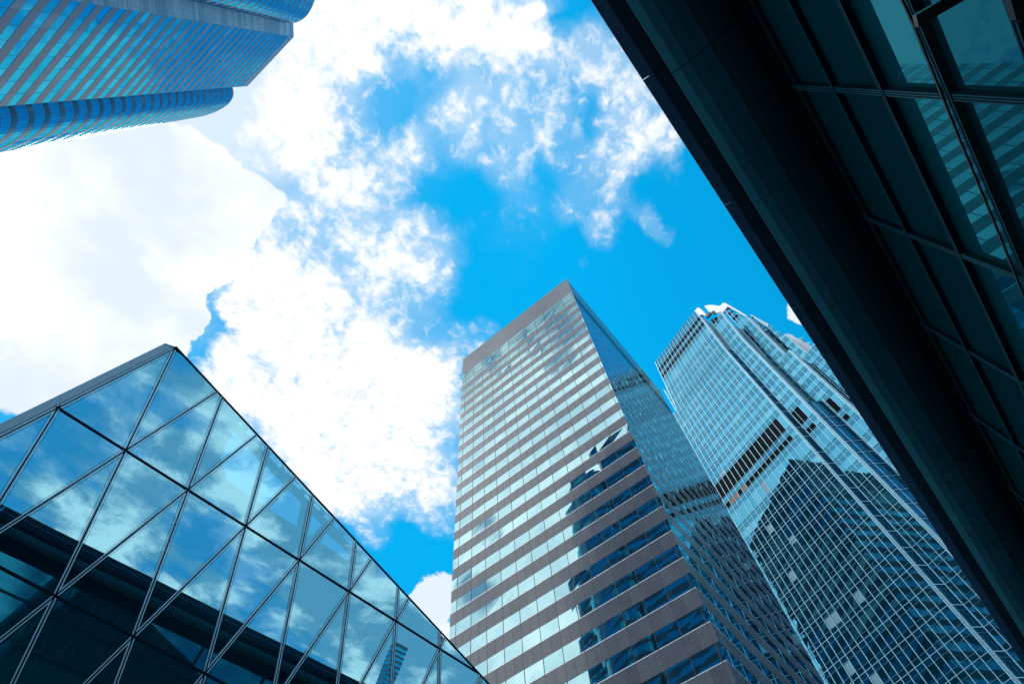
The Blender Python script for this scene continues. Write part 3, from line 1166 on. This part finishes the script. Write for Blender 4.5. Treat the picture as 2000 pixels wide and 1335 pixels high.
# left side return (thin blue-grey strip seen past the slanted edge)
e_top = L(AP[0], AP[1])
jl = JMIN
e_bot = L(AP[0] + (jl - AP[1]) * 0.5, jl)
DV = np.array([-0.40, 0.11, -0.09])
s = MB()
s.hexa([e_top, e_bot, e_bot + np.array([0.05, 0.03, 0]), e_top + np.array([0.05, 0.03, 0])],
       [e_top + DV * 0.9, e_bot + DV * 0.9, e_bot + DV * 0.9 + np.array([0.05, 0.03, 0]), e_top + DV * 0.9 + np.array([0.05, 0.03, 0])])
s.build('side_cladding', M['d_side'], pav)
s = MB()
for t in (0.0, 0.33, 0.66):
    p = e_top + (e_bot - e_top) * (t + 0.004)
    s.bar(p, p + DV * 0.9, 0.04, 0.03, np.cross(e_bot - e_top, DV), 0)
s.build('side_joint', M['d_joint'], pav)

# roof deck with cut-outs that let the sky show through the upper panes
r0 = L(AP[0], AP[1], -0.05)
rx = L(IMAX, jtop(IMAX), -0.05) - r0
rn = np.cross(rx, np.array([0, 1, 0.0]))
rn = rn / np.linalg.norm(rn)
if rn[2] < 0:
    rn = -rn
ex = rx / np.linalg.norm(rx)
ey = np.cross(rn, ex)


def roof_uv(px, py):
    p = on_plane((px, py), r0, rn) - r0
    return (p.dot(ex), p.dot(ey))


Lx = np.linalg.norm(rx)
HOLES = [[(456, 842), (508, 903), (488, 968), (444, 937), (431, 896), (440, 870)],
         [(519, 910), (555, 946), (520, 986), (502, 978)],
         [(562, 955), (588, 982), (579, 1028), (526, 994)],
         [(610, 1006), (628, 1024), (612, 1042), (600, 1046)],
         [(636, 1041), (653, 1054), (683, 1083), (680, 1094), (626, 1059)]]
SM = [[(530, 884.5), (552, 906), (547, 915), (525.5, 892)], [(562.6, 922), (577, 935), (575, 941), (559, 926)],
      [(575, 939), (590, 952), (587, 957), (572, 943)], [(597, 963), (606, 973), (603, 977), (594, 967)],
      [(615, 981), (626, 993), (623, 997), (613, 986)], [(635, 1003), (650, 1017), (647, 1022), (632, 1008)],
      [(654, 1019), (664, 1033), (661, 1036), (651, 1023)], [(673, 1043), (690, 1060), (686, 1065), (670, 1048)],
      [(708, 1082), (719, 1093), (716, 1097), (705, 1086)], [(486, 838), (497, 848), (494, 856), (480, 842)],
      [(470, 822), (474, 828), (470, 831), (466, 826)], [(514, 869), (518, 874), (515, 880), (510, 874)]]
yx, yy = np.array([0, 14.0, 0]).dot(ex), np.array([0, 14.0, 0]).dot(ey)
outer = [(0.0, 0.0), (Lx, 0.0), (Lx + yx, yy), (yx, yy)]
loops = [outer]
for hpx in HOLES + SM:
    h = [roof_uv(*q) for q in hpx]
    if min(a[1] for a in h) < 0.02 or min(a[0] for a in h) < 0.02:
        h = [(max(a[0], 0.03), max(a[1], 0.03)) for a in h]
    loops.append(h)
vecs = [[Vector((a[0], a[1], 0)) for a in lp] for lp in loops]
flatv = [a for lp in loops for a in lp]
s = MB()
for t in tessellate_polygon(vecs):
    s.poly([r0 + ex * flatv[k][0] + ey * flatv[k][1] for k in t])
s.build('roof_deck', M['d_body'], pav)
s = MB()
a, b = L(IMAX, JMIN), L(-2.5, JMIN)
s.poly([L(-2.6, JMIN, -3), L(IMAX, JMIN, -3), L(IMAX, jtop(IMAX) - 0.15, -3), L(0.6, 1.6, -3), L(-0.1, 1.6, -3)])
s.poly([e_top + ND * -0.01, e_bot + ND * -0.01, e_bot + np.array([0, 12.0, 0]), e_top + np.array([0, 12.0, 0])])
s.poly([L(IMAX, JMIN), L(IMAX, JMIN, -5), L(IMAX, jtop(IMAX), -5), L(IMAX, jtop(IMAX))])
s.build('back_wall', M['d_body'], pav)
s = MB()
zb = L(0, JMIN)[2]
s.hexa([L(-2.95, JMIN, -0.05), L(IMAX, JMIN, -0.05), L(IMAX, JMIN, -0.6), L(-2.95, JMIN, -0.6)],
       [(-6.0, 19.1, GZ), (20, 17.6, GZ), (20, 18.2, GZ), (-6.0, 19.7, GZ)])
s.build('base_wall', M['d_side'], pav)

# ------------------------------------------------------------------ dark building overhead, right
rb = thing('canopy_building', 'dark building with deep overhanging eaves and teal glass wall, filling the right side', 'building')
X0, X1 = -30.0, 62.0
ribs = []
x = 3.42 - 4.5 * 8
while x < X1:
    ribs.append(x)
    x += 4.5
PROF_F = [(-3.30, 17.05), (-3.86, 16.62)]
PROF_A = [(-3.90, 16.58), (-4.10, 16.42), (-4.35, 16.32), (-4.65, 16.27), (-4.97, 16.27)]
PROF_B = [(-4.99, 16.30), (-5.25, 16.34), (-5.6, 16.46), (-5.93, 16.62)]


def strip(mb, prof, xa, xb, mi=0, thick=0.05):
    for k in range(len(prof) - 1):
        (y0, z0), (y1, z1) = prof[k], prof[k + 1]
        mb.hexa([(xa, y0, z0), (xb, y0, z0), (xb, y1, z1), (xa, y1, z1)],
                [(xa, y0, z0 + thick), (xb, y0, z0 + thick), (xb, y1, z1 + thick), (xa, y1, z1 + thick)], mi)


for i in range(len(ribs) - 1):
    xa, xb = ribs[i] + 0.012, ribs[i + 1] - 0.012
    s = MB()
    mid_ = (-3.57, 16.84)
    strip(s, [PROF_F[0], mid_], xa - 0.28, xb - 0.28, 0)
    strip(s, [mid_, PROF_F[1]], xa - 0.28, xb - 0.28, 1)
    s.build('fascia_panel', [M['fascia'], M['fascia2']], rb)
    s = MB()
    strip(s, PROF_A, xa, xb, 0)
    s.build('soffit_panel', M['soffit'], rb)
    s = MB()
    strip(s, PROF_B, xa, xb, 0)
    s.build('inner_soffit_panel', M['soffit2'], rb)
s = MB()
s.box(X0, X1, -30, -5.95, 16.75, 17.5)
s.box(X0, X1, -5.94, -3.55, 17.15, 17.4)
s.build('roof', M['fascia2'], rb)
WY = -6.2
TR = [16.3, 15.9, 14.08, 12.30, 10.45, 8.6, 6.75, 4.9, 3.05, 1.2, GZ]
VT = []
x = 5.65 - 4.52 * 7
while x < X1:
    VT.append(x)
    x += 4.52
s = MB()
strip(s, [(-5.95, 16.6), (-6.02, 16.45)], X0, X1)
s.box(X0, X1, WY - 0.1, WY + 0.16, 16.05, 16.62)
s.box(X0, X1, WY - 0.1, WY + 0.10, 15.72, 15.98)
s.build('head_frame', M['r_frame'], rb)
for k in range(len(VT) - 1):
    for j in range(1, len(TR) - 1):
        p = MB()
        p.poly([(VT[k], WY, TR[j]), (VT[k + 1], WY, TR[j]), (VT[k + 1], WY, TR[j + 1]), (VT[k], WY, TR[j + 1])])
        if j < 7 and 1 < k < 17:
            p.build('glass_pane', M['r_glass'], rb)
        else:
            rest_p = globals().setdefault('rest_p', MB())
            rest_p.poly(p.v)
rest_p.build('glass_wall', M['r_glass'], rb)
for z in TR[2:-1]:
    s = MB()
    s.box(X0, X1, WY + 0.01, WY + 0.13, z - 0.05, z + 0.07, 0)
    s.box(X0, X1, WY + 0.13, WY + 0.14, z - 0.045, z - 0.025, 1)
    s.box(X0, X1, WY + 0.13, WY + 0.14, z + 0.03, z + 0.042, 1)
    s.build('transom', [M['r_frame'], M['r_glint']], rb)
for x in VT:
    s = MB()
    s.box(x - 0.08, x + 0.08, WY + 0.01, WY + 0.11, GZ, 16.05, 0)
    for dx in (-0.07, -0.01, 0.05):
        s.box(x + dx, x + dx + 0.016, WY + 0.11, WY + 0.122, GZ, 16.05, 1)
    s.build('mullion', [M['r_frame'], M['r_glint']], rb)
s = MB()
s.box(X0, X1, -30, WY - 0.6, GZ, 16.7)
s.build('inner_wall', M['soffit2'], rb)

# ------------------------------------------------------------------ glass canopy close overhead
cz = 3.3


def at_z(px, py, z=cz):
    d = wdir((px, py))
    return d / d[2] * z


cn = thing('glass_canopy', 'clear glass canopy with black steel arm, close overhead at the top right corner', 'canopy')
s = MB()
pl = [at_z(1746, -30), at_z(1784, 50), at_z(1870, 265), at_z(1935, 420), at_z(2040, 680)]
q4 = [at_z(1746, -30), at_z(2040, 680), at_z(2700, 600), at_z(2300, -300)]
nq = np.cross(q4[1] - q4[0], q4[2] - q4[0])
s.poly(q4 if nq[2] < 0 else q4[::-1])
s.build('glass_sheet', M['n_glass'], cn)
s = MB()
for k in range(4):
    s.bar(pl[k], pl[k + 1], 0.012, 0.010, (0, 0, -1), 0, off=0.0)
s.build('edge_rail', M['black'], cn)
s = MB()
s.bar(at_z(1784, 42, cz - 0.05), at_z(1960, -60, cz - 0.05), 0.06, 0.03, (0, 0, -1))
s.build('support_arm', M['black'], cn)
s = MB()
q4 = [at_z(1950, -40, cz - 0.06), at_z(1972, 40, cz - 0.06), at_z(1985, 44, cz - 0.06), at_z(2050, 22, cz - 0.06), at_z(2030, -70, cz - 0.06)]
s.prism(q4, (0, 0, -0.04))
s.build('clamp_plate', M['black'], cn)
